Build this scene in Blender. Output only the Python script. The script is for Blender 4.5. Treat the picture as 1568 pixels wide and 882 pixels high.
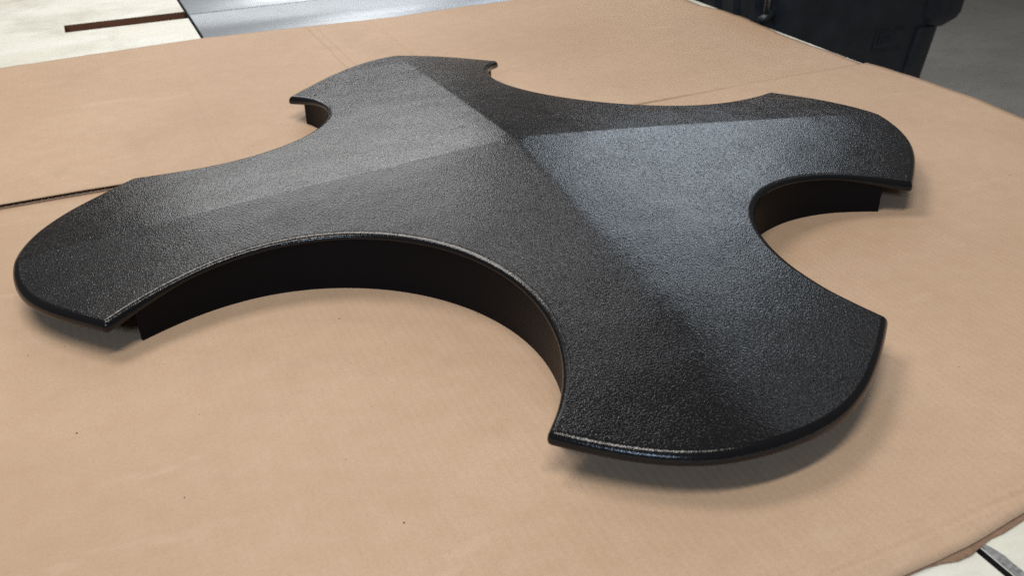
import bpy, bmesh, math, random
from mathutils import Vector, Matrix, geometry
R = math.radians
scene = bpy.context.scene
col = scene.collection
for o in list(bpy.data.objects):
    bpy.data.objects.remove(o)
random.seed(7)

# ------------------------------------------------------------------ camera, light, exposure
cam_d = bpy.data.cameras.new('camera')
cam = bpy.data.objects.new('camera', cam_d); col.objects.link(cam)
fw = Vector((0.3529, 0.7857, -0.5080)).normalized()
rt = Vector((0.9086, -0.4174, -0.0143)); rt = (rt - fw * rt.dot(fw)).normalized()
up = rt.cross(fw)
M3 = Matrix((rt, up, -fw)).transposed().to_4x4()
cam.matrix_world = Matrix.Translation((-0.3909, -0.8600, 0.4545)) @ M3
cam_d.sensor_width = 36.0
cam_d.lens = 1440.28 / 1568 * 36.0
cam_d.clip_start = 0.01
cam_d.clip_end = 100
cam_d.dof.use_dof = True
cam_d.dof.focus_distance = 0.92
cam_d.dof.aperture_fstop = 11.0
scene.camera = cam

world = bpy.data.worlds.new('World'); scene.world = world
world.use_nodes = True
bg = world.node_tree.nodes['Background']
bg.inputs[0].default_value = (1.0, 0.955, 0.90, 1)
bg.inputs[1].default_value = 0.09

def lamp(name, loc, target, sx, sy, power, colour):
    d = bpy.data.lights.new(name, 'AREA'); d.shape = 'RECTANGLE'
    d.size = sx; d.size_y = sy; d.energy = power; d.color = colour
    o = bpy.data.objects.new(name, d); col.objects.link(o)
    o.location = loc
    o.rotation_euler = (Vector(target) - Vector(loc)).to_track_quat('-Z', 'Y').to_euler()
    return o
# long ceiling fixtures of the workshop, the last two added for glints, and the open bay doors that light it
lamp('ceiling_light', (-0.6, -0.7, 3.0), (-0.6, -0.7, 0), 2.0, 0.35, 55, (1.0, 0.95, 0.88))
lamp('ceiling_light', (-1.0, 1.5, 3.0), (-1.0, 1.5, 0), 1.8, 0.9, 66, (1.0, 0.95, 0.89))
lamp('ceiling_light', (0.9, 2.9, 3.0), (0.6, 2.0, 0), 2.2, 0.5, 12, (0.98, 0.98, 1.0))
lamp('ceiling_light', (-0.9, 4.2, 3.0), (-0.6, 3.0, 0), 1.6, 0.4, 4, (1.0, 0.97, 0.93))  # extra fixture, added to put glints on the dark left arm end
lamp('ceiling_light', (3.2, 1.7, 3.0), (2.4, 1.2, 0), 1.6, 0.4, 4, (0.90, 0.95, 1.0))  # extra fixture, added to put glints on the dark near arm end
lamp('window_light', (3.1, 3.45, 2.05), (0, 0, 0.1), 1.6, 1.1, 20, (0.78, 0.89, 1.0))
lamp('window_light', (0.55, 4.7, 2.05), (0, 0, 0.1), 2.2, 1.8, 38, (0.99, 0.985, 0.98))
lamp('bay_door_light', (-2.6, -3.6, 2.6), (0, 0, 0), 1.7, 0.6, 84, (0.55, 0.74, 1.0))

vs = scene.view_settings
vs.view_transform = 'Standard'; vs.look = 'None'; vs.exposure = 0.0; vs.gamma = 1.0
scene.render.engine = 'CYCLES'
scene.cycles.use_denoising = False
scene.cycles.sample_clamp_indirect = 3.0

# ------------------------------------------------------------------ helpers
def link_mesh(name, me, mats, parent=None):
    o = bpy.data.objects.new(name, me); col.objects.link(o)
    for m in (mats if isinstance(mats, (list, tuple)) else [mats]):
        me.materials.append(m)
    if parent: o.parent = parent
    return o
def from_py(name, verts, faces, mats, parent=None, smooth=False):
    me = bpy.data.meshes.new(name); me.from_pydata(verts, [], faces); me.update()
    if smooth:
        for p in me.polygons: p.use_smooth = True
    return link_mesh(name, me, mats, parent)
def from_bm(name, bm, mats, parent=None, smooth=False):
    me = bpy.data.meshes.new(name)
    bmesh.ops.recalc_face_normals(bm, faces=bm.faces)
    bm.to_mesh(me); bm.free()
    if smooth:
        for p in me.polygons: p.use_smooth = True
    return link_mesh(name, me, mats, parent)
def bm_box(bm, lo, hi, bevel=0.0):
    vs_ = [bm.verts.new((x, y, z)) for z in (lo[2], hi[2]) for y in (lo[1], hi[1]) for x in (lo[0], hi[0])]
    fs = [(0,2,3,1),(4,5,7,6),(0,1,5,4),(2,6,7,3),(0,4,6,2),(1,3,7,5)]
    out = [bm.faces.new([vs_[i] for i in f]) for f in fs]
    if bevel:
        ed = list({e for f in out for e in f.edges})
        bmesh.ops.bevel(bm, geom=ed, offset=bevel, segments=2, affect='EDGES', profile=0.5)
def box(name, lo, hi, mat, parent=None, bevel=0.0):
    bm = bmesh.new(); bm_box(bm, lo, hi, bevel); return from_bm(name, bm, mat, parent)
def empty(name, loc=(0, 0, 0)):
    o = bpy.data.objects.new(name, None); col.objects.link(o); o.location = loc
    o.empty_display_size = 0.05
    return o
def tag(o, label, cat, group=None, kind=None):
    o['label'] = label; o['category'] = cat
    if group: o['group'] = group
    if kind: o['kind'] = kind
    return o
def reparent(o, p):
    o.parent = p; o.matrix_parent_inverse = Matrix.Translation(-p.location)

class NT:
    """tiny node helper"""
    def __init__(s, name):
        s.m = bpy.data.materials.new(name); s.m.use_nodes = True
        s.t = s.m.node_tree; s.t.nodes.clear()
        s.out = s.t.nodes.new('ShaderNodeOutputMaterial')
        s.b = s.t.nodes.new('ShaderNodeBsdfPrincipled')
        s.t.links.new(s.b.outputs[0], s.out.inputs[0])
        tc = s.t.nodes.new('ShaderNodeTexCoord'); s.P = tc.outputs['Object']
    def L(s, a, b): s.t.links.new(a, b)
    def put(s, sock, v):
        if hasattr(v, 'is_output') or isinstance(v, bpy.types.NodeSocket): s.L(v, sock)
        else: sock.default_value = v
    def noise(s, scale, detail=2, rough=0.5, vec=None, dist=0.0):
        n = s.t.nodes.new('ShaderNodeTexNoise'); s.L(vec or s.P, n.inputs['Vector'])
        n.inputs['Scale'].default_value = scale; n.inputs['Detail'].default_value = detail
        n.inputs['Roughness'].default_value = rough; n.inputs['Distortion'].default_value = dist
        return n.outputs['Fac']
    def vor(s, scale, feature='F1', vec=None, out='Distance'):
        n = s.t.nodes.new('ShaderNodeTexVoronoi'); n.feature = feature
        s.L(vec or s.P, n.inputs['Vector']); n.inputs['Scale'].default_value = scale
        return n.outputs[out]
    def mapv(s, scale=(1, 1, 1), rot=(0, 0, 0), loc=(0, 0, 0)):
        n = s.t.nodes.new('ShaderNodeMapping'); s.L(s.P, n.inputs[0])
        n.inputs['Scale'].default_value = scale; n.inputs['Rotation'].default_value = rot
        n.inputs['Location'].default_value = loc
        return n.outputs[0]
    def ramp(s, fac, stops):
        n = s.t.nodes.new('ShaderNodeValToRGB'); s.L(fac, n.inputs[0]); e = n.color_ramp.elements
        while len(e) < len(stops): e.new(0.5)
        for i, (p, c) in enumerate(stops):
            e[i].position = p; e[i].color = (c, c, c, 1) if isinstance(c, (int, float)) else (*c, 1)
        return n.outputs[0]
    def mix(s, fac, a, b, mode='MIX'):
        n = s.t.nodes.new('ShaderNodeMix'); n.data_type = 'RGBA'; n.blend_type = mode
        s.put(n.inputs[0], fac)
        for sock, v in ((n.inputs[6], a), (n.inputs[7], b)):
            s.put(sock, (*v, 1) if isinstance(v, tuple) and len(v) == 3 else v)
        return n.outputs[2]
    def math(s, op, a, b=0.0, c=None, clamp=False):
        n = s.t.nodes.new('ShaderNodeMath'); n.operation = op; n.use_clamp = clamp
        s.put(n.inputs[0], a); s.put(n.inputs[1], b)
        if c is not None: s.put(n.inputs[2], c)
        return n.outputs[0]
    def xyz(s, vec=None):
        n = s.t.nodes.new('ShaderNodeSeparateXYZ'); s.L(vec or s.P, n.inputs[0]); return n.outputs
    def bump(s, h, dist, strength=1.0, prev=None):
        n = s.t.nodes.new('ShaderNodeBump'); s.L(h, n.inputs['Height'])
        n.inputs['Distance'].default_value = dist; n.inputs['Strength'].default_value = strength
        if prev: s.L(prev, n.inputs['Normal'])
        return n.outputs[0]
    def fin(s, base=None, rough=None, metal=None, spec=None, normal=None):
        for k, v in (('Base Color', base), ('Roughness', rough), ('Metallic', metal), ('Specular IOR Level', spec), ('Normal', normal)):
            if v is None: continue
            if k == 'Base Color' and isinstance(v, tuple): v = (*v, 1)
            s.put(s.b.inputs[k], v)
        return s.m

# ------------------------------------------------------------------ materials
def mat_haircell(name, relief, rough0, spec):
    n = NT(name)
    a = n.noise(650, 1.2, 0.5); b = n.vor(880, 'SMOOTH_F1')
    depth = n.math('MULTIPLY_ADD', n.noise(16, 3, 0.6), 0.9, 0.55)
    h = n.math('MULTIPLY', n.math('ADD', a, n.math('MULTIPLY', b, 0.6)), depth)
    nm = n.bump(n.noise(11, 2, 0.5), 0.0016, 1.0)
    nm = n.bump(h, relief, 1.0, nm)
    big = n.noise(6, 5, 0.7)
    dust = n.math('MULTIPLY', n.ramp(n.noise(5, 5, 0.7, n.mapv(loc=(4, 2, 1))), [(0.45, 0.0), (0.75, 1.0)]), n.ramp(n.noise(1100, 1), [(0.5, 0.0), (0.7, 1.0)]))
    c = n.mix(n.math('MULTIPLY', dust, 0.15), (0.007, 0.007, 0.008), (0.06, 0.057, 0.053))
    return n.fin(c, n.math('MULTIPLY_ADD', big, 0.14, rough0), 0.0, spec, nm)
def mat_wall_black():
    n = NT('black_satin_plastic')
    nm = n.bump(n.noise(600, 2, 0.5), 0.00006, 1.0)
    return n.fin((0.005, 0.0045, 0.006), n.math('MULTIPLY_ADD', n.noise(20, 3), 0.12, 0.36), 0.0, 0.08, nm)
def mat_cardboard(name, lines_x=(), lines_y=(), flute_axis=1, seed=0.0):
    n = NT(name)
    big = n.noise(2.2, 3, 0.55, n.mapv(loc=(seed, seed * 2, 0)))
    fib = n.noise(430, 3, 0.7)
    blot = n.noise(45, 4, 0.6)
    fine = n.noise(900, 2, 0.5)
    c = n.mix(n.ramp(big, [(0.3, 0.0), (0.7, 1.0)]), (0.435, 0.296, 0.190), (0.535, 0.378, 0.256))
    c = n.mix(n.ramp(blot, [(0.35, 0.0), (0.65, 1.0)]), c, n.mix(1.0, c, (0.95, 0.93, 0.91), 'MULTIPLY'))
    c = n.mix(n.math('MULTIPLY', n.ramp(fib, [(0.36, 1.0), (0.56, 0.0)]), 0.24), c, (0.33, 0.205, 0.118))
    c = n.mix(n.math('MULTIPLY', n.ramp(fine, [(0.62, 0.0), (0.75, 1.0)]), 0.25), c, (0.62, 0.46, 0.33))
    scuff = n.noise(26, 4, 0.65, n.mapv((0.22, 1, 1), (0, 0, 0.5 + seed), (seed, 0, 0)), 0.5)
    c = n.mix(n.math('MULTIPLY', n.ramp(scuff, [(0.62, 0.0), (0.74, 1.0)]), 0.30), c, (0.60, 0.45, 0.32))
    stain = n.noise(5.5, 5, 0.7, n.mapv(loc=(seed * 3, 1, 0)))
    c = n.mix(n.math('MULTIPLY', n.ramp(stain, [(0.58, 0.0), (0.70, 1.0)]), 0.22), c, (0.33, 0.215, 0.13))
    spots = n.vor(38, 'F1')
    pick = n.math('GREATER_THAN', n.noise(38, 0), 0.58)
    c = n.mix(n.math('MULTIPLY', n.math('LESS_THAN', spots, 0.035), n.math('MULTIPLY', pick, 0.55)), c, (0.17, 0.10, 0.06))
    # washboarding of the flutes and score lines, both as relief
    xyz = n.xyz()
    w = n.math('SINE', n.math('MULTIPLY', xyz[0], 2 * math.pi / 0.0075))
    h = n.math('MULTIPLY', w, 0.022)
    wob = n.math('MULTIPLY_ADD', n.noise(6, 2), 0.006, -0.003)
    for axis, lines in ((0, lines_x), (1, lines_y)):
        for (p, width, depth) in lines:
            d = n.math('ABSOLUTE', n.math('SUBTRACT', n.math('ADD', xyz[axis], wob), p))
            g = n.math('SUBTRACT', 1.0, n.math('DIVIDE', d, width), clamp=True)
            g = n.math('SMOOTH_MIN', g, 1.0, 0.3)
            h = n.math('SUBTRACT', h, n.math('MULTIPLY', g, depth))
    h = n.math('ADD', h, n.math('MULTIPLY', n.noise(12, 3), 0.25))
    nm = n.bump(h, 0.002, 1.0)
    nm = n.bump(fib, 0.00008, 1.0, nm)
    return n.fin(c, 0.62, 0.0, 0.35, nm)
def mat_plain(name, c, rough, metal=0.0, spec=0.5, var=0.12, scale=40, bumpd=0.0):
    n = NT(name)
    f = n.noise(scale, 4, 0.6)
    col_ = n.mix(n.ramp(f, [(0.3, 0.0), (0.7, 1.0)]), tuple(v * (1 - var) for v in c), tuple(v * (1 + var) for v in c))
    nm = n.bump(f, bumpd, 1.0) if bumpd else None
    return n.fin(col_, rough, metal, spec, nm)
def mat_white_paint():
    n = NT('worn_white_paint')
    big = n.noise(5, 4, 0.6, n.mapv((1, 1.8, 1)))
    c = n.mix(n.ramp(big, [(0.35, 0.0), (0.7, 1.0)]), (0.66, 0.65, 0.55), (0.74, 0.74, 0.68))
    smear = n.noise(6, 8, 0.72, n.mapv((1, 1.15, 1), (0, 0, 0.4)), 0.3)
    c = n.mix(n.math('MULTIPLY', n.ramp(smear, [(0.47, 0.0), (0.72, 1.0)]), 0.6), c, (0.33, 0.30, 0.22))
    scr = n.noise(50, 2, 0.5, n.mapv((1, 0.10, 1), (0, 0, 0.7), (3, 1, 0)), 0.4)
    c = n.mix(n.math('MULTIPLY', n.ramp(scr, [(0.70, 0.0), (0.76, 1.0)]), 0.16), c, (0.30, 0.29, 0.26))
    dots = n.vor(30); pick = n.math('GREATER_THAN', n.noise(30, 0), 0.6)
    c = n.mix(n.math('MULTIPLY', n.math('LESS_THAN', dots, 0.07), n.math('MULTIPLY', pick, 0.5)), c, (0.2, 0.18, 0.15))
    nm = n.bump(n.noise(70, 4, 0.6, n.mapv((1, 0.4, 1))), 0.0005, 0.5)
    return n.fin(c, 0.45, 0.0, 0.45, nm)
def mat_steel():
    n = NT('brushed_steel')
    br = n.noise(30, 6, 0.75, n.mapv((0.35, 26, 1)))
    swirl = n.noise(10, 5, 0.6, n.mapv((1, 1, 1), (0, 0, 0.6)), 2.0)
    c = n.mix(br, (0.46, 0.51, 0.56), (0.60, 0.64, 0.68))
    c = n.mix(n.math('MULTIPLY', n.ramp(swirl, [(0.48, 0.0), (0.62, 1.0)]), 0.25), c, (0.38, 0.41, 0.44))
    nm = n.bump(br, 0.00015, 1.0)
    return n.fin(c, n.math('MULTIPLY_ADD', swirl, 0.2, 0.40), 0.62, 0.5, nm)
def mat_concrete():
    n = NT('workshop_concrete')
    a = n.noise(2.2, 5, 0.65); b = n.noise(24, 5, 0.7, n.mapv((0.4, 1.6, 1)))
    c = n.mix(n.ramp(a, [(0.3, 0.0), (0.7, 1.0)]), (0.22, 0.205, 0.182), (0.29, 0.275, 0.248))
    c = n.mix(n.math('MULTIPLY', n.ramp(b, [(0.52, 0.0), (0.72, 1.0)]), 0.45), c, (0.14, 0.13, 0.117))
    c = n.mix(n.math('MULTIPLY', n.math('LESS_THAN', n.vor(9), 0.05), 0.6), c, (0.08, 0.077, 0.07))
    return n.fin(c, 0.7, 0.0, 0.4, n.bump(b, 0.001, 0.5))
def mat_wood():
    n = NT('raw_red_brown_wood')
    g = n.noise(60, 5, 0.65, n.mapv((0.15, 1, 1)))
    c = n.mix(n.ramp(g, [(0.3, 0.0), (0.7, 1.0)]), (0.10, 0.042, 0.022), (0.22, 0.10, 0.055))
    return n.fin(c, 0.7, 0.0, 0.3, n.bump(g, 0.001, 0.5))

HAIR = mat_haircell('black_grained_plastic', 0.00027, 0.06, 0.5); EDGE = mat_haircell('black_stretched_grain_plastic', 0.00013, 0.10, 0.32); WALL = mat_wall_black()
CARD_N = mat_cardboard('kraft_cardboard_near', lines_x=((-0.62, 0.004, 0.2),), lines_y=((-0.5635, 0.0035, 0.30), (-0.556, 0.007, 0.2)), seed=1.3)
CARD_F = mat_cardboard('kraft_cardboard_far', lines_x=((-0.262, 0.005, 0.35), (-0.020, 0.004, 0.55), (-0.004, 0.004, 0.4), (0.100, 0.008, 0.25), (-0.36, 0.012, 0.15)),
                       lines_y=((0.30, 0.007, 0.25), (0.495, 0.02, 0.15), (0.70, 0.012, 0.1)), seed=5.1)
CORE = mat_plain('fluted_paper_core', (0.30, 0.19, 0.11), 0.8, 0, 0.2, 0.2, 120)
TORN = mat_plain('torn_paper_liner', (0.33, 0.20, 0.125), 0.8, 0, 0.2, 0.2, 150, 0.0004)
WHITE = mat_white_paint(); STEEL = mat_steel(); CONC = mat_concrete(); WOOD = mat_wood()
BIN = mat_plain('scuffed_black_bin_plastic', (0.020, 0.023, 0.028), 0.36, 0, 0.5, 0.35, 18, 0.0008)
CHROME = mat_plain('dull_zinc_metal', (0.50, 0.48, 0.44), 0.35, 1.0, 0.5, 0.2, 90)
DARK = mat_plain('gap_and_crumb_black', (0.02, 0.019, 0.018), 0.8, 0, 0.2, 0.3, 60)  # near-black for board sides, the strip in the steel gap and the crumbs
FRAME = mat_plain('dark_painted_frame', (0.05, 0.055, 0.06), 0.5, 0, 0.5, 0.2, 30)
GREYWEAR = mat_plain('bare_worn_grey_edge', (0.20, 0.20, 0.20), 0.6, 0, 0.4, 0.6, 260, 0.0006)

# ------------------------------------------------------------------ floor
FLOOR_Z = -0.90
fl = from_py('floor', [(-6, -6, FLOOR_Z), (9, -6, FLOOR_Z), (9, 11, FLOOR_Z), (-6, 11, FLOOR_Z)], [(0, 1, 2, 3)], CONC)
fl['kind'] = 'structure'; fl['label'] = 'bare grey workshop concrete floor'

# ------------------------------------------------------------------ white workbench and steel bench
T = -0.0052      # bench top level, cardboard top is z = 0
def cells(name, xs, ys, skip, z0, z1, mats, parent):
    """slab made of a grid of cells, some left open; top = mats[0], sides = mats[1]"""
    bm = bmesh.new()
    occ = lambda i, j: 0 <= i < len(xs) - 1 and 0 <= j < len(ys) - 1 and (i, j) not in skip
    V = {}
    def v(i, j, z):
        k = (i, j, z)
        if k not in V: V[k] = bm.verts.new((xs[i], ys[j], z))
        return V[k]
    for i in range(len(xs) - 1):
        for j in range(len(ys) - 1):
            if not occ(i, j): continue
            f = bm.faces.new([v(i, j, z1), v(i + 1, j, z1), v(i + 1, j + 1, z1), v(i, j + 1, z1)]); f.material_index = 0
            f = bm.faces.new([v(i, j, z0), v(i, j + 1, z0), v(i + 1, j + 1, z0), v(i + 1, j, z0)]); f.material_index = 1
            for di, dj, a, b in ((-1, 0, (i, j + 1), (i, j)), (1, 0, (i + 1, j), (i + 1, j + 1)), (0, -1, (i, j), (i + 1, j)), (0, 1, (i + 1, j + 1), (i, j + 1))):
                if not occ(i + di, j + dj):
                    f = bm.faces.new([v(*a, z0), v(*b, z0), v(*b, z1), v(*a, z1)]); f.material_index = 1
    me = bpy.data.meshes.new(name); bm.to_mesh(me); bm.free()
    return link_mesh(name, me, mats, parent)
bench = empty('workbench', (0, 0, FLOOR_Z))
tag(bench, 'scuffed white painted wooden workbench lying under the brown cardboard sheets', 'workbench')
b1 = cells('top_board', [-1.10, -0.422, -0.2035], [-0.95, 1.047, 1.103, 1.65], {(1, 1)}, T - 0.032, T, [WHITE, WOOD], None)
b2 = cells('top_board', [-0.2015, 0.0575], [-0.95, 0.858], set(), T - 0.032, T - 0.0002, [WHITE, DARK], None)
b3 = cells('top_board', [0.0625, 0.7225], [-0.95, 0.858], set(), T - 0.032, T, [WHITE, DARK], None)
# the worn, paint-less arris of the board joint
wv = []; wf = []
random.seed(3)
N = 60
for i in range(N + 1):
    y = -0.95 + i * (0.40 / N)
    wv.append((0.0632, y, T + 0.0003)); wv.append((0.0632 + 0.004 + 0.004 * random.random(), y, T + 0.0003))
for i in range(N): wf.append((2 * i, 2 * i + 1, 2 * i + 3, 2 * i + 2))
wear = from_py('worn_edge', wv, wf, GREYWEAR)
parts = [b1, b2, b3]
parts.append(box('slot_bottom', (-0.424, 1.045, T - 0.040), (-0.2035, 1.105, T - 0.0322), WOOD))
for (x, y) in ((-1.05, -0.9), (0.66, -0.9), (0.66, 0.80), (-1.05, 1.6)):
    parts.append(box('leg', (x - 0.04, y - 0.04, FLOOR_Z), (x + 0.04, y + 0.04, T - 0.085), FRAME, None, 0.004))
parts.append(box('apron', (-1.06, -0.92, T - 0.085), (0.70, -0.89, T - 0.0325), FRAME))
parts.append(box('apron', (0.67, -0.885, T - 0.085), (0.70, 0.84, T - 0.0325), FRAME))
parts.append(box('apron', (-1.06, 0.81, T - 0.085), (0.665, 0.84, T - 0.0325), FRAME))
parts.append(box('apron', (-1.06, -0.885, T - 0.085), (-1.03, 0.805, T - 0.0325), FRAME))
parts.append(box('apron', (-0.26, 0.845, T - 0.085), (-0.23, 1.64, T - 0.0412), FRAME))
parts.append(box('apron', (-1.06, 0.845, T - 0.085), (-1.03, 1.64, T - 0.0412), FRAME))
for o in parts: reparent(o, bench)
reparent(wear, bench)

sb = empty('steel_bench', (0.3, 1.2, FLOOR_Z))
tag(sb, 'brushed steel bench top beside the white board with the slot', 'steel bench')
def steel_plate(x0, x1, prof, name='plate'):
    verts = []; faces = []
    n = len(prof)
    for x in (x0, x1):
        for (y, z) in prof: verts.append((x, y, z))
        for (y, z) in prof: verts.append((x, y, z - 0.004))
    for i in range(n - 1):
        faces.append((i, 2 * n + i, 2 * n + i + 1, i + 1))
        faces.append((n + i, n + i + 1, 3 * n + i + 1, 3 * n + i))
        faces.append((i, i + 1, n + i + 1, n + i)); faces.append((2 * n + i, 3 * n + i, 3 * n + i + 1, 2 * n + i + 1))
    faces.append((0, n, 3 * n, 2 * n)); faces.append((n - 1, 3 * n - 1, 4 * n - 1, 2 * n - 1))
    bm = bmesh.new(); me = bpy.data.meshes.new(name); me.from_pydata(verts, [], faces); bm.from_mesh(me)
    for f in bm.faces: f.smooth = abs(f.normal.x) < .5
    bmesh.ops.recalc_face_normals(bm, faces=bm.faces); bm.to_mesh(me); bm.free()
    return link_mesh(name, me, STEEL)
pr = [(0.8595, T - 0.0150)]
for i in range(9):
    t = i / 8; pr.append((0.900 + 0.016 * t, T - 0.0004 - 0.0035 * (1 - t) ** 2))
pr.append((1.0735, T - 0.0005))
pl1 = steel_plate(-0.1975, 0.66, pr)
pl2 = steel_plate(-0.1975, 0.66, [(1.0802, T - 0.0005), (1.30, T - 0.0005), (1.64, T - 0.0005)])
for o in (pl1, pl2): reparent(o, sb)
for (x, y) in ((-0.14, 0.93), (0.60, 0.93), (-0.14, 1.58), (0.60, 1.58)):
    reparent(box('leg', (x - 0.03, y - 0.03, FLOOR_Z), (x + 0.03, y + 0.03, T - 0.0415), FRAME, None, 0.003), sb)
reparent(box('bed', (-0.1955, 0.868, T - 0.041), (0.655, 1.63, T - 0.0205), FRAME), sb)
reparent(box('gap_shade_strip', (-0.1955, 1.0742, T - 0.0200), (0.655, 1.0798, T - 0.0014), DARK), sb)  # added strip; its dark colour stands in for shade in the open gap

# ------------------------------------------------------------------ cardboard sheets
def lerp_pts(pts, x):
    if x <= pts[0][0]: return pts[0][1]
    for (a, b), (c, d) in zip(pts, pts[1:]):
        if x <= c: return b + (d - b) * (x - a) / (c - a)
    return pts[-1][1]
def sheet_part(name, xf, yf, yb, zf, nx, ny, mat, th, x0):
    """a thin paper layer: grid from x0 to xf(y), y from yf(x) to yb(x), height zf(x, y), thickness th"""
    V = []; F = []
    for k in (0, 1):
        for j in range(ny + 1):
            v = j / ny
            for i in range(nx + 1):
                u = i / nx
                x = x0 + u * (0.72 - x0)
                y = yf(x) + v * (yb(x) - yf(x))
                x = x0 + u * (xf(y) - x0)
                V.append((x, y, zf(x, y) - k * th))
    n1 = (nx + 1) * (ny + 1); w = nx + 1
    for j in range(ny):
        for i in range(nx):
            a = j * w + i
            F.append((a, a + 1, a + w + 1, a + w)); F.append((n1 + a, n1 + a + w, n1 + a + w + 1, n1 + a + 1))
    for i in range(nx):
        F.append((i, n1 + i, n1 + i + 1, i + 1)); a = ny * w + i; F.append((a, a + 1, n1 + a + 1, n1 + a))
    for j in range(ny):
        a = j * w; F.append((a, a + w, n1 + a + w, n1 + a)); a = j * w + nx; F.append((a, n1 + a, n1 + a + w, a + w))
    o = from_py(name, V, F, mat)
    for p in o.data.polygons: p.use_smooth = abs(p.normal.z) > 0.5
    # sharp rim
    return o
def flutes(name, x0, x1, ya, yb, ztop, h, mat, period=0.0075):
    V = []; F = []
    n = int((x1 - x0) / period * 8)
    rnd = random.Random(11)
    for i in range(n + 1):
        x = x0 + (x1 - x0) * i / n
        z = (0.5 + 0.5 * math.sin(2 * math.pi * x / period + 0.5 * math.sin(x * 37))) * h
        j = 0.0006 * rnd.random()
        for y, jj in ((ya(x), j), (yb(x), 0)):
            V.append((x, y + jj, ztop(x, y) - h + z))
    for i in range(n): F.append((2 * i, 2 * i + 2, 2 * i + 3, 2 * i + 1))
    return from_py(name, V, F, mat, smooth=True)
def rough(seed, amp, fr):
    r = random.Random(seed); ph = [(r.random() * 6.28, fr * (1 + 1.7 * k) * (0.8 + 0.4 * r.random()), amp / (k + 1)) for k in range(5)]
    return lambda t: sum(a * math.sin(f * t + p) for p, f, a in ph)
TH = 0.0050; LN = 0.0006
j1 = rough(1, 0.0012, 28); j2 = rough(2, 0.0010, 35); j3 = rough(3, 0.0016, 40); j4 = rough(4, 0.0008, 60)
# near sheet
nr_x = [(-0.70, 0.712), (-0.05, 0.729), (0.03, 0.737), (0.118, 0.734), (0.20, 0.723), (0.2285, 0.716)]
near_right = lambda y: lerp_pts(nr_x, y) + 0.6 * j1(y)
near_front = lambda x: lerp_pts([(-1.0, -0.590), (-0.008, -0.5825), (0.030, -0.5825), (0.055, -0.5815), (0.08, -0.5795), (0.13, -0.5735), (0.7, -0.569)], x) + 0.15 * j2(x * 2)
near_back = lambda x: lerp_pts([(-1.0, 0.300), (-0.3, 0.275), (0.2, 0.228), (0.44, 0.2283), (0.47, 0.2300), (0.74, 0.2302)], x)
def smooth(t): t = max(0, min(1, t)); return t * t * (3 - 2 * t)
def near_z(x, y):
    z = 0.0
    d = y - near_front(x)
    z -= 0.0026 * smooth((0.020 - d) / 0.020)                # crushed front edge
    z += 0.0016 * smooth((x - 0.30) / 0.2) * smooth((y - 0.0) / 0.22)   # corner lifts a little
    z += 0.0007 * math.sin(5 * x + 1) * math.sin(6 * y) * smooth((abs(x) - .5) / .2)
    return z
ns = empty('cardboard_sheet', (0, 0, T))
tag(ns, 'brown cardboard sheet directly under the black cross panel, front edge crushed', 'cardboard')
o = sheet_part('top_liner', near_right, near_front, near_back, near_z, 150, 120, CARD_N, LN, -1.0); reparent(o, ns)
lo_front = lambda x: near_front(x) - 0.0004 - 0.0045 * smooth((x - 0.028) / 0.012) * (1 - smooth((x - 0.062) / 0.010)) - 0.0030 * smooth((x - 0.066) / 0.02) - abs(j3(x * 6)) * 0.25
o = sheet_part('bottom_liner', lambda y: near_right(y) - 0.001, lo_front, near_back, lambda x, y: -TH + LN, 150, 60, TORN, LN, -1.0); reparent(o, ns)
o = flutes('fluted_core', -1.0, 0.705, lambda x: near_back(x) - 0.03, lambda x: near_back(x) - 0.0006, lambda x, y: -LN - 0.0001, TH - 2 * LN - 0.0002, CORE); reparent(o, ns)
o = flutes('fluted_core', -1.0, 0.705, lambda x: near_front(x) + 0.022, lambda x: near_front(x) + 0.05, lambda x, y: -LN - 0.0001, TH - 2 * LN - 0.0002, CORE); reparent(o, ns)
o = sheet_part('core_filler', lambda y: near_right(y) - 0.004, lambda x: near_front(x) + 0.03, lambda x: near_back(x) - 0.03, lambda x, y: -LN - 0.0015, 20, 20, CORE, 0.0015, -0.99); reparent(o, ns)

# far sheet: rides over the near one at the left, lies beside it at the right
fr_x = [(0.20, 0.706), (0.278, 0.709), (0.40, 0.703), (0.54, 0.714), (0.60, 0.712), (0.653, 0.697), (0.90, 0.695)]
far_right = lambda y: lerp_pts(fr_x, y) + 1.0 * j3(y * 2) * (0.6 if y > .25 else 0.1)
far_front = lambda x: lerp_pts([(-1.0, 0.255), (-0.43, 0.2555), (-0.1, 0.243), (0.2, 0.2292), (0.32, 0.2290), (0.46, 0.2288), (0.74, 0.2287)], x) 
far_back = lambda x: lerp_pts([(-1.0, 0.828), (-0.53, 0.843), (-0.2, 0.870), (-0.02, 0.861), (0.165, 0.849), (0.30, 0.862), (0.74, 0.865)], x) + 0.5 * j4(x * 2) + (0.0022 * max(0, math.sin(x * 61)) ** 12)
def far_z(x, y):
    over = 1 - smooth((x + 0.30) / 0.50)
    return 0.0004 + (TH + 0.0004) * over * (1 - smooth((y - 0.29) / 0.35))
fs = empty('cardboard_sheet', (0, 0.5, T))
tag(fs, 'brown cardboard sheet with score lines, between the cross panel and the steel bench', 'cardboard')
o = sheet_part('top_liner', far_right, far_front, far_back, far_z, 150, 90, CARD_F, LN, -1.0); reparent(o, fs)
o = sheet_part('bottom_liner', lambda y: far_right(y) - 0.001, lambda x: far_front(x) + 0.0004, far_back, lambda x, y: far_z(x, y) - TH + LN, 150, 90, CARD_F, LN, -1.0); reparent(o, fs)
o = flutes('fluted_core', -1.0, 0.69, lambda x: far_front(x) + 0.0009, lambda x: far_front(x) + 0.03, lambda x, y: far_z(x, y) - LN, TH - 2 * LN, CORE); reparent(o, fs)
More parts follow.
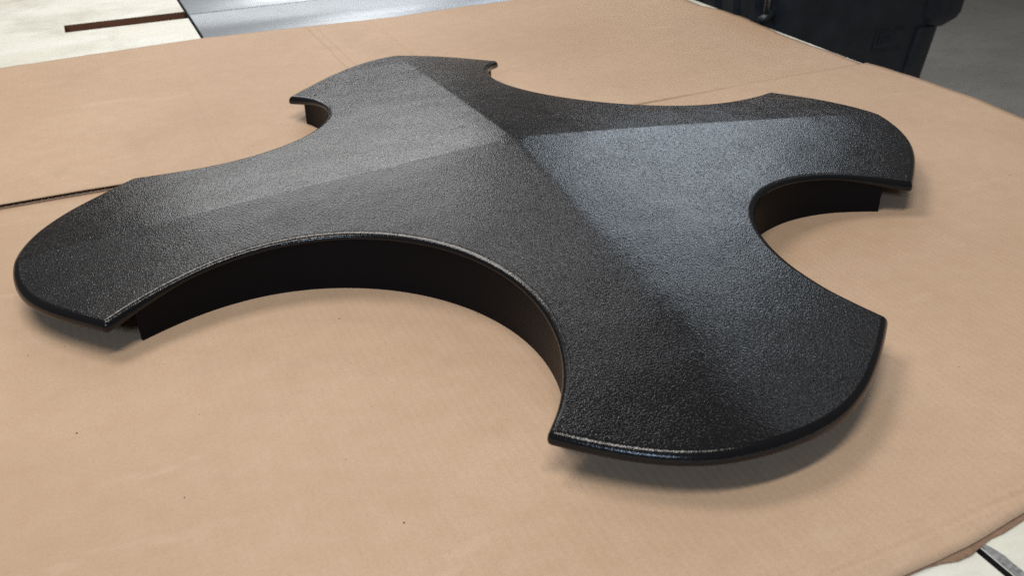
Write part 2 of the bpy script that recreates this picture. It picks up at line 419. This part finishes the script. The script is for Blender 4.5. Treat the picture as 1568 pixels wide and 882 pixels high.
o = flutes('fluted_core', -1.0, 0.69, lambda x: far_back(x) - 0.03, lambda x: far_back(x) - 0.0006, lambda x, y: far_z(x, y) - LN, TH - 2 * LN, CORE); reparent(o, fs)

# ------------------------------------------------------------------ the black cross panel
S = 0.46
Z0, K, KQ = 0.1826, 0.0749, 0.0171
RIDGE = [R(-3.3), R(90 - 3.3), R(180 - 4.3), R(270 - 3.0)]
EDIR = [Vector((math.cos(a), math.sin(a))) for a in RIDGE]
def zsurf(x, y):
    """height of the four sloping facets above the cardboard (metres in, metres out)"""
    p = Vector((x, y)) / S
    if p.length < 1e-9: return Z0 * S
    best = None
    for i in range(4):
        e, f = EDIR[i], EDIR[(i + 1) % 4]
        det = e.x * f.y - e.y * f.x
        a = (p.x * f.y - p.y * f.x) / det; b = (e.x * p.y - e.y * p.x) / det
        m = min(a, b)
        if best is None or m > best[0]: best = (m, a, b, i)
    _, a, b, i = best; a = max(a, 0); b = max(b, 0)
    # the ridge of the near arm washes out towards its end
    if i == 3: b = math.sqrt(b * b + (0.055 * a * a) ** 2)
    elif i == 2: a = math.sqrt(a * a + (0.055 * b * b) ** 2)
    return (Z0 - K * (a + b) - KQ * (a * a + b * b)) * S
def rot180(pts): return [(-x, -y) for x, y in pts]
SW = [(-.934,-.248),(-.860,-.203),(-.760,-.163),(-.680,-.150),(-.600,-.151),(-.520,-.170),(-.445,-.205),(-.377,-.252),(-.315,-.316),(-.263,-.395),(-.227,-.494),(-.217,-.590),(-.230,-.685),(-.257,-.759),(-.300,-.828),(-.352,-.876)]
NEND = [(-.352,-.876),(-.310,-.920),(-.267,-.960),(-.221,-.995),(-.173,-1.023),(-.119,-1.042),(-.056,-1.053),(.025,-1.048),(.098,-1.032),(.175,-.992),(.245,-.942),(.310,-.886),(.352,-.848)]
SE_ = [(.352,-.848),(.325,-.792),(.297,-.735),(.280,-.643),(.292,-.547),(.330,-.467),(.386,-.405),(.457,-.363),(.551,-.342),(.645,-.347),(.743,-.388),(.820,-.434)]
REND = [(.820,-.434),(.898,-.366),(.976,-.291),(1.027,-.224),(1.063,-.143),(1.076,-.060),(1.072,.025),(1.028,.128),(.985,.182),(.932,.242)]
FEND = [(.348,.872),(.300,.918),(.249,.978),(.178,1.034),(.082,1.080),(.003,1.089),(-.082,1.064),(-.191,.986),(-.262,.915),(-.350,.830)]
LEND = [(-.822,.420),(-.900,.362),(-.983,.304),(-1.045,.226),(-1.079,.140),(-1.091,.069),(-1.090,.000),(-1.075,-.066),(-1.040,-.126),(-.993,-.184),(-.934,-.248)]
NE_ = [(.932,.242)] + rot180(SW)[1:-1] + [(.348,.872)]
NE_ = [(x - (0.004 if 3 < i < 12 else 0), y - (0.004 if 3 < i < 12 else 0)) for i, (x, y) in enumerate(NE_)]
NW = [(-.350,.830)] + rot180(SE_)[1:-1] + [(-.818,.420)]
def spline(pts, step=0.011):
    """natural-ish Catmull-Rom through pts after one smoothing pass, sampled evenly, ends kept"""
    P = [Vector(p) for p in pts]
    for _ in range(2):
        P = [P[0]] + [P[i] * 0.5 + (P[i - 1] + P[i + 1]) * 0.25 if False else (P[i] * 0.7 + (P[i - 1] + P[i + 1]) * 0.15) for i in range(1, len(P) - 1)] + [P[-1]]
    E = [P[0] * 2 - P[1]] + P + [P[-1] * 2 - P[-2]]
    dense = []
    for i in range(1, len(E) - 2):
        a, b, c, d = E[i - 1], E[i], E[i + 1], E[i + 2]
        for k in range(24):
            t = k / 24
            dense.append(0.5 * ((2 * b) + (c - a) * t + (2 * a - 5 * b + 4 * c - d) * t * t + (-a + 3 * b - 3 * c + d) * t ** 3))
    dense.append(P[-1])
    L = [0]
    for p, q in zip(dense, dense[1:]): L.append(L[-1] + (q - p).length)
    n = max(4, round(L[-1] / step)); out = []; j = 0
    for i in range(n + 1):
        s = L[-1] * i / n
        while j < len(L) - 2 and L[j + 1] < s: j += 1
        t = (s - L[j]) / max(1e-9, L[j + 1] - L[j]); out.append(dense[j].lerp(dense[j + 1], t))
    return out
def arcs():
    return [spline(c) for c in (SW, NEND, SE_, REND, NE_, FEND, NW, LEND)]
ARCS = arcs()
def corner_fillet(loop_arcs, r=0.010):
    """join the eight arcs (counter-clockwise) with small rounded tips"""
    out = []
    n = len(loop_arcs)
    for i in range(n):
        A = loop_arcs[i]; B = loop_arcs[(i + 1) % n]
        P0 = A[-1]; cut = 1
        A2 = [p for p in A if (p - P0).length > r and (p - A[0]).length > r]
        out += A2
        a = A2[-1]; b = [p for p in B if (p - P0).length > r][0]
        for k in range(1, 7):
            t = k / 7; out.append(a * (1 - t) ** 2 + P0 * 2 * t * (1 - t) + b * t * t)
    return out
outline = [p * S for p in corner_fillet(ARCS)]
def area(l): return 0.5 * sum(a.x * b.y - b.x * a.y for a, b in zip(l, l[1:] + l[:1]))
if area(outline) < 0: outline.reverse()
def inward_normals(l):
    n = len(l); out = []
    for i in range(n):
        t = (l[(i + 1) % n] - l[i - 1]).normalized(); out.append(Vector((-t.y, t.x)))
    return out
INN = inward_normals(outline)
# relax the normals a little so the tips do not pinch
for _ in range(3):
    INN = [((INN[i - 1] + INN[i] * 2 + INN[(i + 1) % len(INN)])).normalized() for i in range(len(INN))]
LIP_IN = 0.0065
def trim0(arc): return [p for p in arc[2:-2]]
inner = [p + n * LIP_IN for p, n in zip(outline, INN)]

cross = empty('cross_panel', (0, 0, 0.0))
tag(cross, 'black grained plastic cross panel with four faceted arms lying on the brown cardboard', 'cross panel')

# top: triangulated inside of the lip, with the four ridges as edges
pts = [p.copy() for p in inner]; edges = [(i, (i + 1) % len(inner)) for i in range(len(inner))]
n_in = len(inner)
def inside(p, poly):
    c = False; j = len(poly) - 1
    for i in range(len(poly)):
        a, b = poly[i], poly[j]
        if (a.y > p.y) != (b.y > p.y) and p.x < (b.x - a.x) * (p.y - a.y) / (b.y - a.y) + a.x: c = not c
        j = i
    return c
c_i = len(pts); pts.append(Vector((0, 0)))
ridge_pts = []
for a in RIDGE:
    d = Vector((math.cos(a), math.sin(a))); prev = c_i
    tmax = 0.3
    while inside(d * (tmax + 0.001), inner) : tmax += 0.001
    m = 34
    for k in range(1, m + 1):
        pts.append(d * (tmax * k / m)); edges.append((prev, len(pts) - 1)); prev = len(pts) - 1
for ri, a in enumerate(RIDGE):
    d = Vector((math.cos(a), math.sin(a))); nn = Vector((-d.y, d.x))
    for k in range(2, 60):
        t = 0.0085 * k
        w = 0.0022 if ri != 3 else 0.003 + 0.014 * t / 0.5
        for sg in (-1, 1):
            q = d * t + nn * sg * w
            if inside(q, inner) and min((q - o_).length for o_ in inner) > 0.004: pts.append(q)
gs = 0.012
for i in range(-44, 45):
    for j in range(-44, 45):
        q = Vector((i * gs + (j % 2) * gs / 2, j * gs * 0.866))
        if not inside(q, inner): continue
        if min((q - w).length for w in inner[::2]) < gs * 0.6: continue
        if min(abs(q.x * math.sin(a) - q.y * math.cos(a)) for a in RIDGE[:2]) < gs * 0.55: continue
        if min(abs(q.x * math.sin(a) - q.y * math.cos(a)) for a in RIDGE[2:]) < gs * 0.55: continue
        pts.append(q)
res = geometry.delaunay_2d_cdt(pts, edges, [], 1, 1e-6)
V2, E2, F2 = res[0], res[1], res[2]
top_v = [(p.x, p.y, zsurf(p.x, p.y)) for p in V2]
top = from_py('top_shell', top_v, [tuple(f) for f in F2], HAIR, smooth=True)
bm = bmesh.new(); bm.from_mesh(top.data)
bmesh.ops.recalc_face_normals(bm, faces=bm.faces)
if sum(f.normal.z for f in bm.faces) < 0: bmesh.ops.reverse_faces(bm, faces=bm.faces)
# soften the ridge a touch: bevel the crease edges
def on_ridge(v):
    q = Vector((v.co.x, v.co.y))
    return q.length < 1e-5 or any((q.normalized() - d).length < 2e-4 for d in EDIR)
re_ = [e for e in bm.edges if on_ridge(e.verts[0]) and on_ridge(e.verts[1]) and not e.is_boundary]
bm.to_mesh(top.data); bm.free()
reparent(top, cross)

# rolled edge: profile swept along the outline (inset, drop below the facet)
PROF = [(LIP_IN, 0.0), (0.0056, 0.00006), (0.0045, 0.00035), (0.0032, 0.0010), (0.0020, 0.0019), (0.0011, 0.0030), (0.0004, 0.0045), (0.0001, 0.0062), (0.0, 0.0078), (0.0003, 0.0092), (0.0012, 0.0102), (0.0026, 0.0106), (0.0045, 0.0107)]
V = []; F = []
m = len(outline); k = len(PROF)
CONC_ = [p * S for i in (0, 2, 4, 6) for p in trim0(ARCS[i])]
TIPS_ = [A[0] * S for A in ARCS]
def lipw(p):
    """full lip on the arm ends, thinning along the cut-outs where it runs into the wall"""
    dc = min((p - q).length for q in CONC_)
    if dc > 0.004: return 1.0
    dt = min((p - q).length for q in TIPS_)
    t = max(0, min(1, (dt - 0.012) / 0.075))
    return 1.0 - 0.42 * t * t * (3 - 2 * t)
LW = [lipw(p) for p in outline]
for _ in range(2): LW = [(LW[i - 1] + LW[i] * 2 + LW[(i + 1) % m]) / 4 for i in range(m)]
for (d, drop) in PROF:
    for p, n, q, lw in zip(outline, INN, inner, LW):
        drop_ = drop * lw
        xy = p + n * d
        base = zsurf(q.x, q.y)
        if d < LIP_IN: base = base + (zsurf(xy.x, xy.y) - base)
        V.append((xy.x, xy.y, base - drop_))
# underside flange
for p, n, lw in zip(outline, INN, LW):
    xy = p + n * 0.012; V.append((xy.x, xy.y, zsurf(xy.x, xy.y) - 0.0104 * lw))
k += 1
for a in range(k - 1):
    for i in range(m):
        j = (i + 1) % m
        F.append((a * m + i, (a + 1) * m + i, (a + 1) * m + j, a * m + j))
rim = from_py('rolled_edge', V, F, EDGE, smooth=True)
reparent(rim, top)
rim.matrix_parent_inverse = Matrix.Translation(-cross.location)

# standing walls under the concave cut-outs and, set back, under the arm ends
def wall_strip(name, line, inset_dir, thick, parent, top_drop=0.0058):
    """closed upright wall along a 2D polyline; outer face on the line"""
    n = len(line); V = []; F = []
    nrm = []
    for i in range(n):
        t = (line[min(i + 1, n - 1)] - line[max(i - 1, 0)]).normalized(); q = Vector((-t.y, t.x)) * inset_dir; nrm.append(q)
    for p, q in zip(line, nrm):
        b = p + q * thick
        V += [(p.x, p.y, 0.0003), (p.x, p.y, zsurf(p.x, p.y) - top_drop), (b.x, b.y, zsurf(b.x, b.y) - top_drop), (b.x, b.y, 0.0003)]
    for i in range(n - 1):
        a, c = 4 * i, 4 * i + 4
        for e in range(4): F.append((a + e, a + (e + 1) % 4, c + (e + 1) % 4, c + e))
    F.append((0, 1, 2, 3)); F.append((4 * n - 1, 4 * n - 2, 4 * n - 3, 4 * n - 4))
    bm = bmesh.new(); me = bpy.data.meshes.new(name); me.from_pydata(V, [], F); bm.from_mesh(me)
    bmesh.ops.recalc_face_normals(bm, faces=bm.faces)
    for f in bm.faces: f.smooth = True
    for e in bm.edges:
        if len(e.link_faces) == 2 and e.calc_face_angle(0) > 0.6: e.smooth = False
    bm.to_mesh(me); bm.free()
    o = link_mesh(name, me, WALL); reparent(o, parent); return o
def trim(arc, d):
    return [p * S for p in arc if (p - arc[0]).length > d / S and (p - arc[-1]).length > d / S]
INSET = 0.0016
ends = {}
for idx in (0, 2, 4, 6):
    line = trim(ARCS[idx], 0.030)
    n = len(line); h = n // 2
    th = line[h + 1] - line[h]
    sg0 = 1 if Vector((-th.y, th.x)).dot(-line[h]) > 0 else -1
    off = []
    for i in range(n):
        t = (line[min(i + 1, n - 1)] - line[max(i - 1, 0)]).normalized()
        off.append(line[i] + Vector((-t.y, t.x)) * sg0 * INSET)
    mid = off[len(off) // 2]; t = off[len(off) // 2 + 1] - mid
    sgn = 1 if Vector((-t.y, t.x)).dot(-mid) > 0 else -1
    wall_strip('side_wall', off, sgn, 0.003, cross)
    ends[idx] = (off[0], off[-1])
for idx, a, b in ((1, 0, 2), (3, 2, 4), (5, 4, 6), (7, 6, 0)):
    p0 = ends[a][1]; p1 = ends[b][0]
    p0 = p0 - p0.normalized() * 0.004; p1 = p1 - p1.normalized() * 0.004
    arc = [p * S for p in ARCS[idx]]
    c = sum(arc, Vector((0, 0))) / len(arc)
    line = []
    n = 30
    q0 = arc[0]; q1 = arc[-1]
    for i in range(n + 1):
        t = i / n
        src = arc[min(len(arc) - 1, int(round(t * (len(arc) - 1))))]
        chord = q0.lerp(q1, t); bulge = src - chord
        line.append(p0.lerp(p1, t) + bulge * 0.02)
    # keep clear of the side walls' ends
    e0 = (line[1] - line[0]).normalized() * 0.0034; line[0] = line[0] + e0
    e1 = (line[-2] - line[-1]).normalized() * 0.0034; line[-1] = line[-1] + e1
    mid = line[n // 2]; t = line[n // 2 + 1] - mid
    sgn = 1 if Vector((-t.y, t.x)).dot(-mid) > 0 else -1
    wall_strip('end_wall', line, sgn, 0.003, cross)

# ------------------------------------------------------------------ black bin behind the bench
bn = empty('plastic_bin', (1.07, 0.90, FLOOR_Z))
tag(bn, 'large black plastic bin standing on the concrete floor beside the bench', 'bin')
def rrect(x0, x1, y0, y1, r, n=6):
    out = []
    for cx, cy, a0 in ((x1 - r, y0 + r, -90), (x1 - r, y1 - r, 0), (x0 + r, y1 - r, 90), (x0 + r, y0 + r, 180)):
        for k in range(n + 1):
            a = R(a0 + 90 * k / n); out.append((cx + r * math.cos(a), cy + r * math.sin(a)))
    return out
def loft(name, rings, mat, close=True, smooth_=True):
    V = []; F = []; n = len(rings[0][0])
    for pts_, z in rings:
        V += [(x, y, z) for x, y in pts_]
    for a in range(len(rings) - 1):
        for i in range(n):
            j = (i + 1) % n; F.append((a * n + i, a * n + j, (a + 1) * n + j, (a + 1) * n + i))
    if close: F.append(tuple(range(n - 1, -1, -1))); F.append(tuple((len(rings) - 1) * n + i for i in range(n)))
    bm = bmesh.new(); me = bpy.data.meshes.new(name); me.from_pydata(V, [], F); bm.from_mesh(me)
    bmesh.ops.recalc_face_normals(bm, faces=bm.faces)
    for f in bm.faces: f.smooth = smooth_
    for e in bm.edges:
        if len(e.link_faces) == 2 and e.calc_face_angle(0) > 0.5: e.smooth = False
    bm.to_mesh(me); bm.free()
    return link_mesh(name, me, mat)
BX0, BX1, BY0, BY1 = 0.845, 1.297, 0.600, 1.20
def bring(z, d): 
    t = (z - (-0.10)) * 0.11
    return (rrect(BX0 - t - d, BX1 + t + d, BY0 - t * 0.6 - d, BY1 + t + d, 0.035), z)
body = loft('body', [bring(FLOOR_Z, 0), bring(-0.5, 0), bring(-0.22, 0), bring(0.06, 0), bring(0.085, 0.0), bring(0.09, 0.018), bring(0.115, 0.020), bring(0.118, 0.01)], BIN)
reparent(body, bn)
# ribs down the side that faces the bench
for y in (0.665, 0.735, 0.80, 0.87, 0.95, 1.03):
    w = 0.016
    rings = []
    for z in (-0.85, -0.45, 0.05):
        t = (z + 0.10) * 0.11; x = BX0 - t
        rings.append(([(x + 0.004, y - w), (x + 0.004, y + w), (x - 0.010, y + w * 0.6), (x - 0.010, y - w * 0.6)], z))
    o = loft('rib', rings, BIN, True, False); reparent(o, bn)
# handle lug on the far right side
lug = []
for z, g in ((-0.098, -0.03), (-0.082, -0.006), (-0.070, 0.0), (-0.02, 0.004), (0.05, 0.008), (0.065, 0.0)):
    lug.append((rrect(1.225 - g * 0.2, 1.332 + g, 0.585 - g * 0.4, 0.80 + g, 0.022), z))
o = loft('handle_lug', lug, BIN); reparent(o, bn)
# buttress under the lug
but = []
for z, g in ((-0.40, 0.001), (-0.20, 0.006), (-0.12, 0.009), (-0.095, 0.009)):
    t = (z + 0.10) * 0.11
    but.append((rrect(1.215 + t, 1.262 + t, BY0 - t * 0.6 - g, BY0 - t * .6 + 0.03, 0.008, 3), z))
o = loft('buttress', but, BIN); reparent(o, bn)
# moulded size plate on the front
def front_y(z): return BY0 - (z + 0.10) * 0.11 * 0.6
plate_c = []
def plate_bar(x0, x1, z0, z1, h=0.0022):
    bm = bmesh.new()
    ym = front_y((z0 + z1) / 2)
    bm_box(bm, (x0, ym - h, z0), (x1, ym + 0.004, z1), 0.0008)
    return from_bm('moulded_mark', bm, BIN)
PLATE = dict(x0=1.100, x1=1.178, z0=-0.131, z1=-0.086)
px0, px1, pz0, pz1 = PLATE['x0'], PLATE['x1'], PLATE['z0'], PLATE['z1']
for a in ((px0, px1, pz1 - 0.003, pz1), (px0, px1, pz0, pz0 + 0.003), (px0, px0 + 0.003, pz0 + 0.0035, pz1 - 0.0035)):
    reparent(plate_bar(*a), bn)
for i, (dx, kind) in enumerate(((0.014, '1'), (0.026, 'o'), (0.041, 'o'), (0.054, 's'))):
    zc = (pz0 + pz1) / 2 + 0.002
    x = px0 + dx
    if kind == '1': reparent(plate_bar(x - 0.0015, x + 0.0015, zc - 0.010, zc + 0.010), bn)
    elif kind == 'o':
        for a in ((x - 0.005, x - 0.003, zc - 0.009, zc + 0.009), (x + 0.003, x + 0.005, zc - 0.009, zc + 0.009), (x - 0.0028, x + 0.0028, zc + 0.007, zc + 0.009), (x - 0.0028, x + 0.0028, zc - 0.009, zc - 0.007)):
            reparent(plate_bar(*a, h=0.0016), bn)
    else:
        for a in ((x - 0.005, x + 0.005, zc + 0.007, zc + 0.009), (x - 0.005, x + 0.005, zc - 0.001, zc + 0.001), (x - 0.005, x + 0.005, zc - 0.009, zc - 0.007)):
            reparent(plate_bar(*a, h=0.0016), bn)
# zinc hinge rod at the near corner
def tube(name, path, r, mat, n=10):
    V = []; F = []
    P = [Vector(p) for p in path]
    for i, p in enumerate(P):
        t = (P[min(i + 1, len(P) - 1)] - P[max(i - 1, 0)]).normalized()
        a = t.orthogonal().normalized(); b = t.cross(a)
        rr = r[i] if isinstance(r, (list, tuple)) else r
        for k in range(n):
            an = 2 * math.pi * k / n; V.append(tuple(p + (a * math.cos(an) + b * math.sin(an)) * rr))
    for i in range(len(P) - 1):
        for k in range(n):
            j = (k + 1) % n; F.append((i * n + k, i * n + j, (i + 1) * n + j, (i + 1) * n + k))
    F.append(tuple(range(n - 1, -1, -1))); F.append(tuple((len(P) - 1) * n + k for k in range(n)))
    return from_py(name, V, F, mat, smooth=True)
o = tube('hinge_rod', [(0.822, 0.612, 0.10), (0.822, 0.612, 0.03), (0.821, 0.612, -0.018)], 0.0058, CHROME); reparent(o, bn)
o = tube('rod_collar', [(0.822, 0.612, 0.034), (0.822, 0.612, 0.046)], [0.009, 0.009], CHROME); reparent(o, bn)
o = tube('rod_bracket', [(0.836, 0.612, -0.022), (0.806, 0.612, -0.034)], [0.009, 0.008], BIN); reparent(o, bn)

# ------------------------------------------------------------------ crumbs on the cardboard
rnd = random.Random(5)
bm = bmesh.new()
for i in range(34):
    x = rnd.uniform(-0.5, 0.6); y = rnd.uniform(-0.56, 0.15)
    if inside(Vector((x, y)), [p * 1.03 for p in outline]): continue
    s = rnd.uniform(0.0003, 0.0009); a = rnd.uniform(0, 3.14); l = s * rnd.uniform(1, 2.2)
    z = near_z(x, y) + s * 0.4
    mt = Matrix.Translation((x, y, z)) @ Matrix.Rotation(a, 4, 'Z') @ Matrix.Diagonal((l, s, s * 0.8, 1))
    bmesh.ops.create_icosphere(bm, subdivisions=1, radius=0.6, matrix=mt)
o = from_bm('black_crumbs', bm, DARK)
tag(o, 'tiny black crumbs scattered over the near cardboard sheet', 'crumbs', kind='stuff')
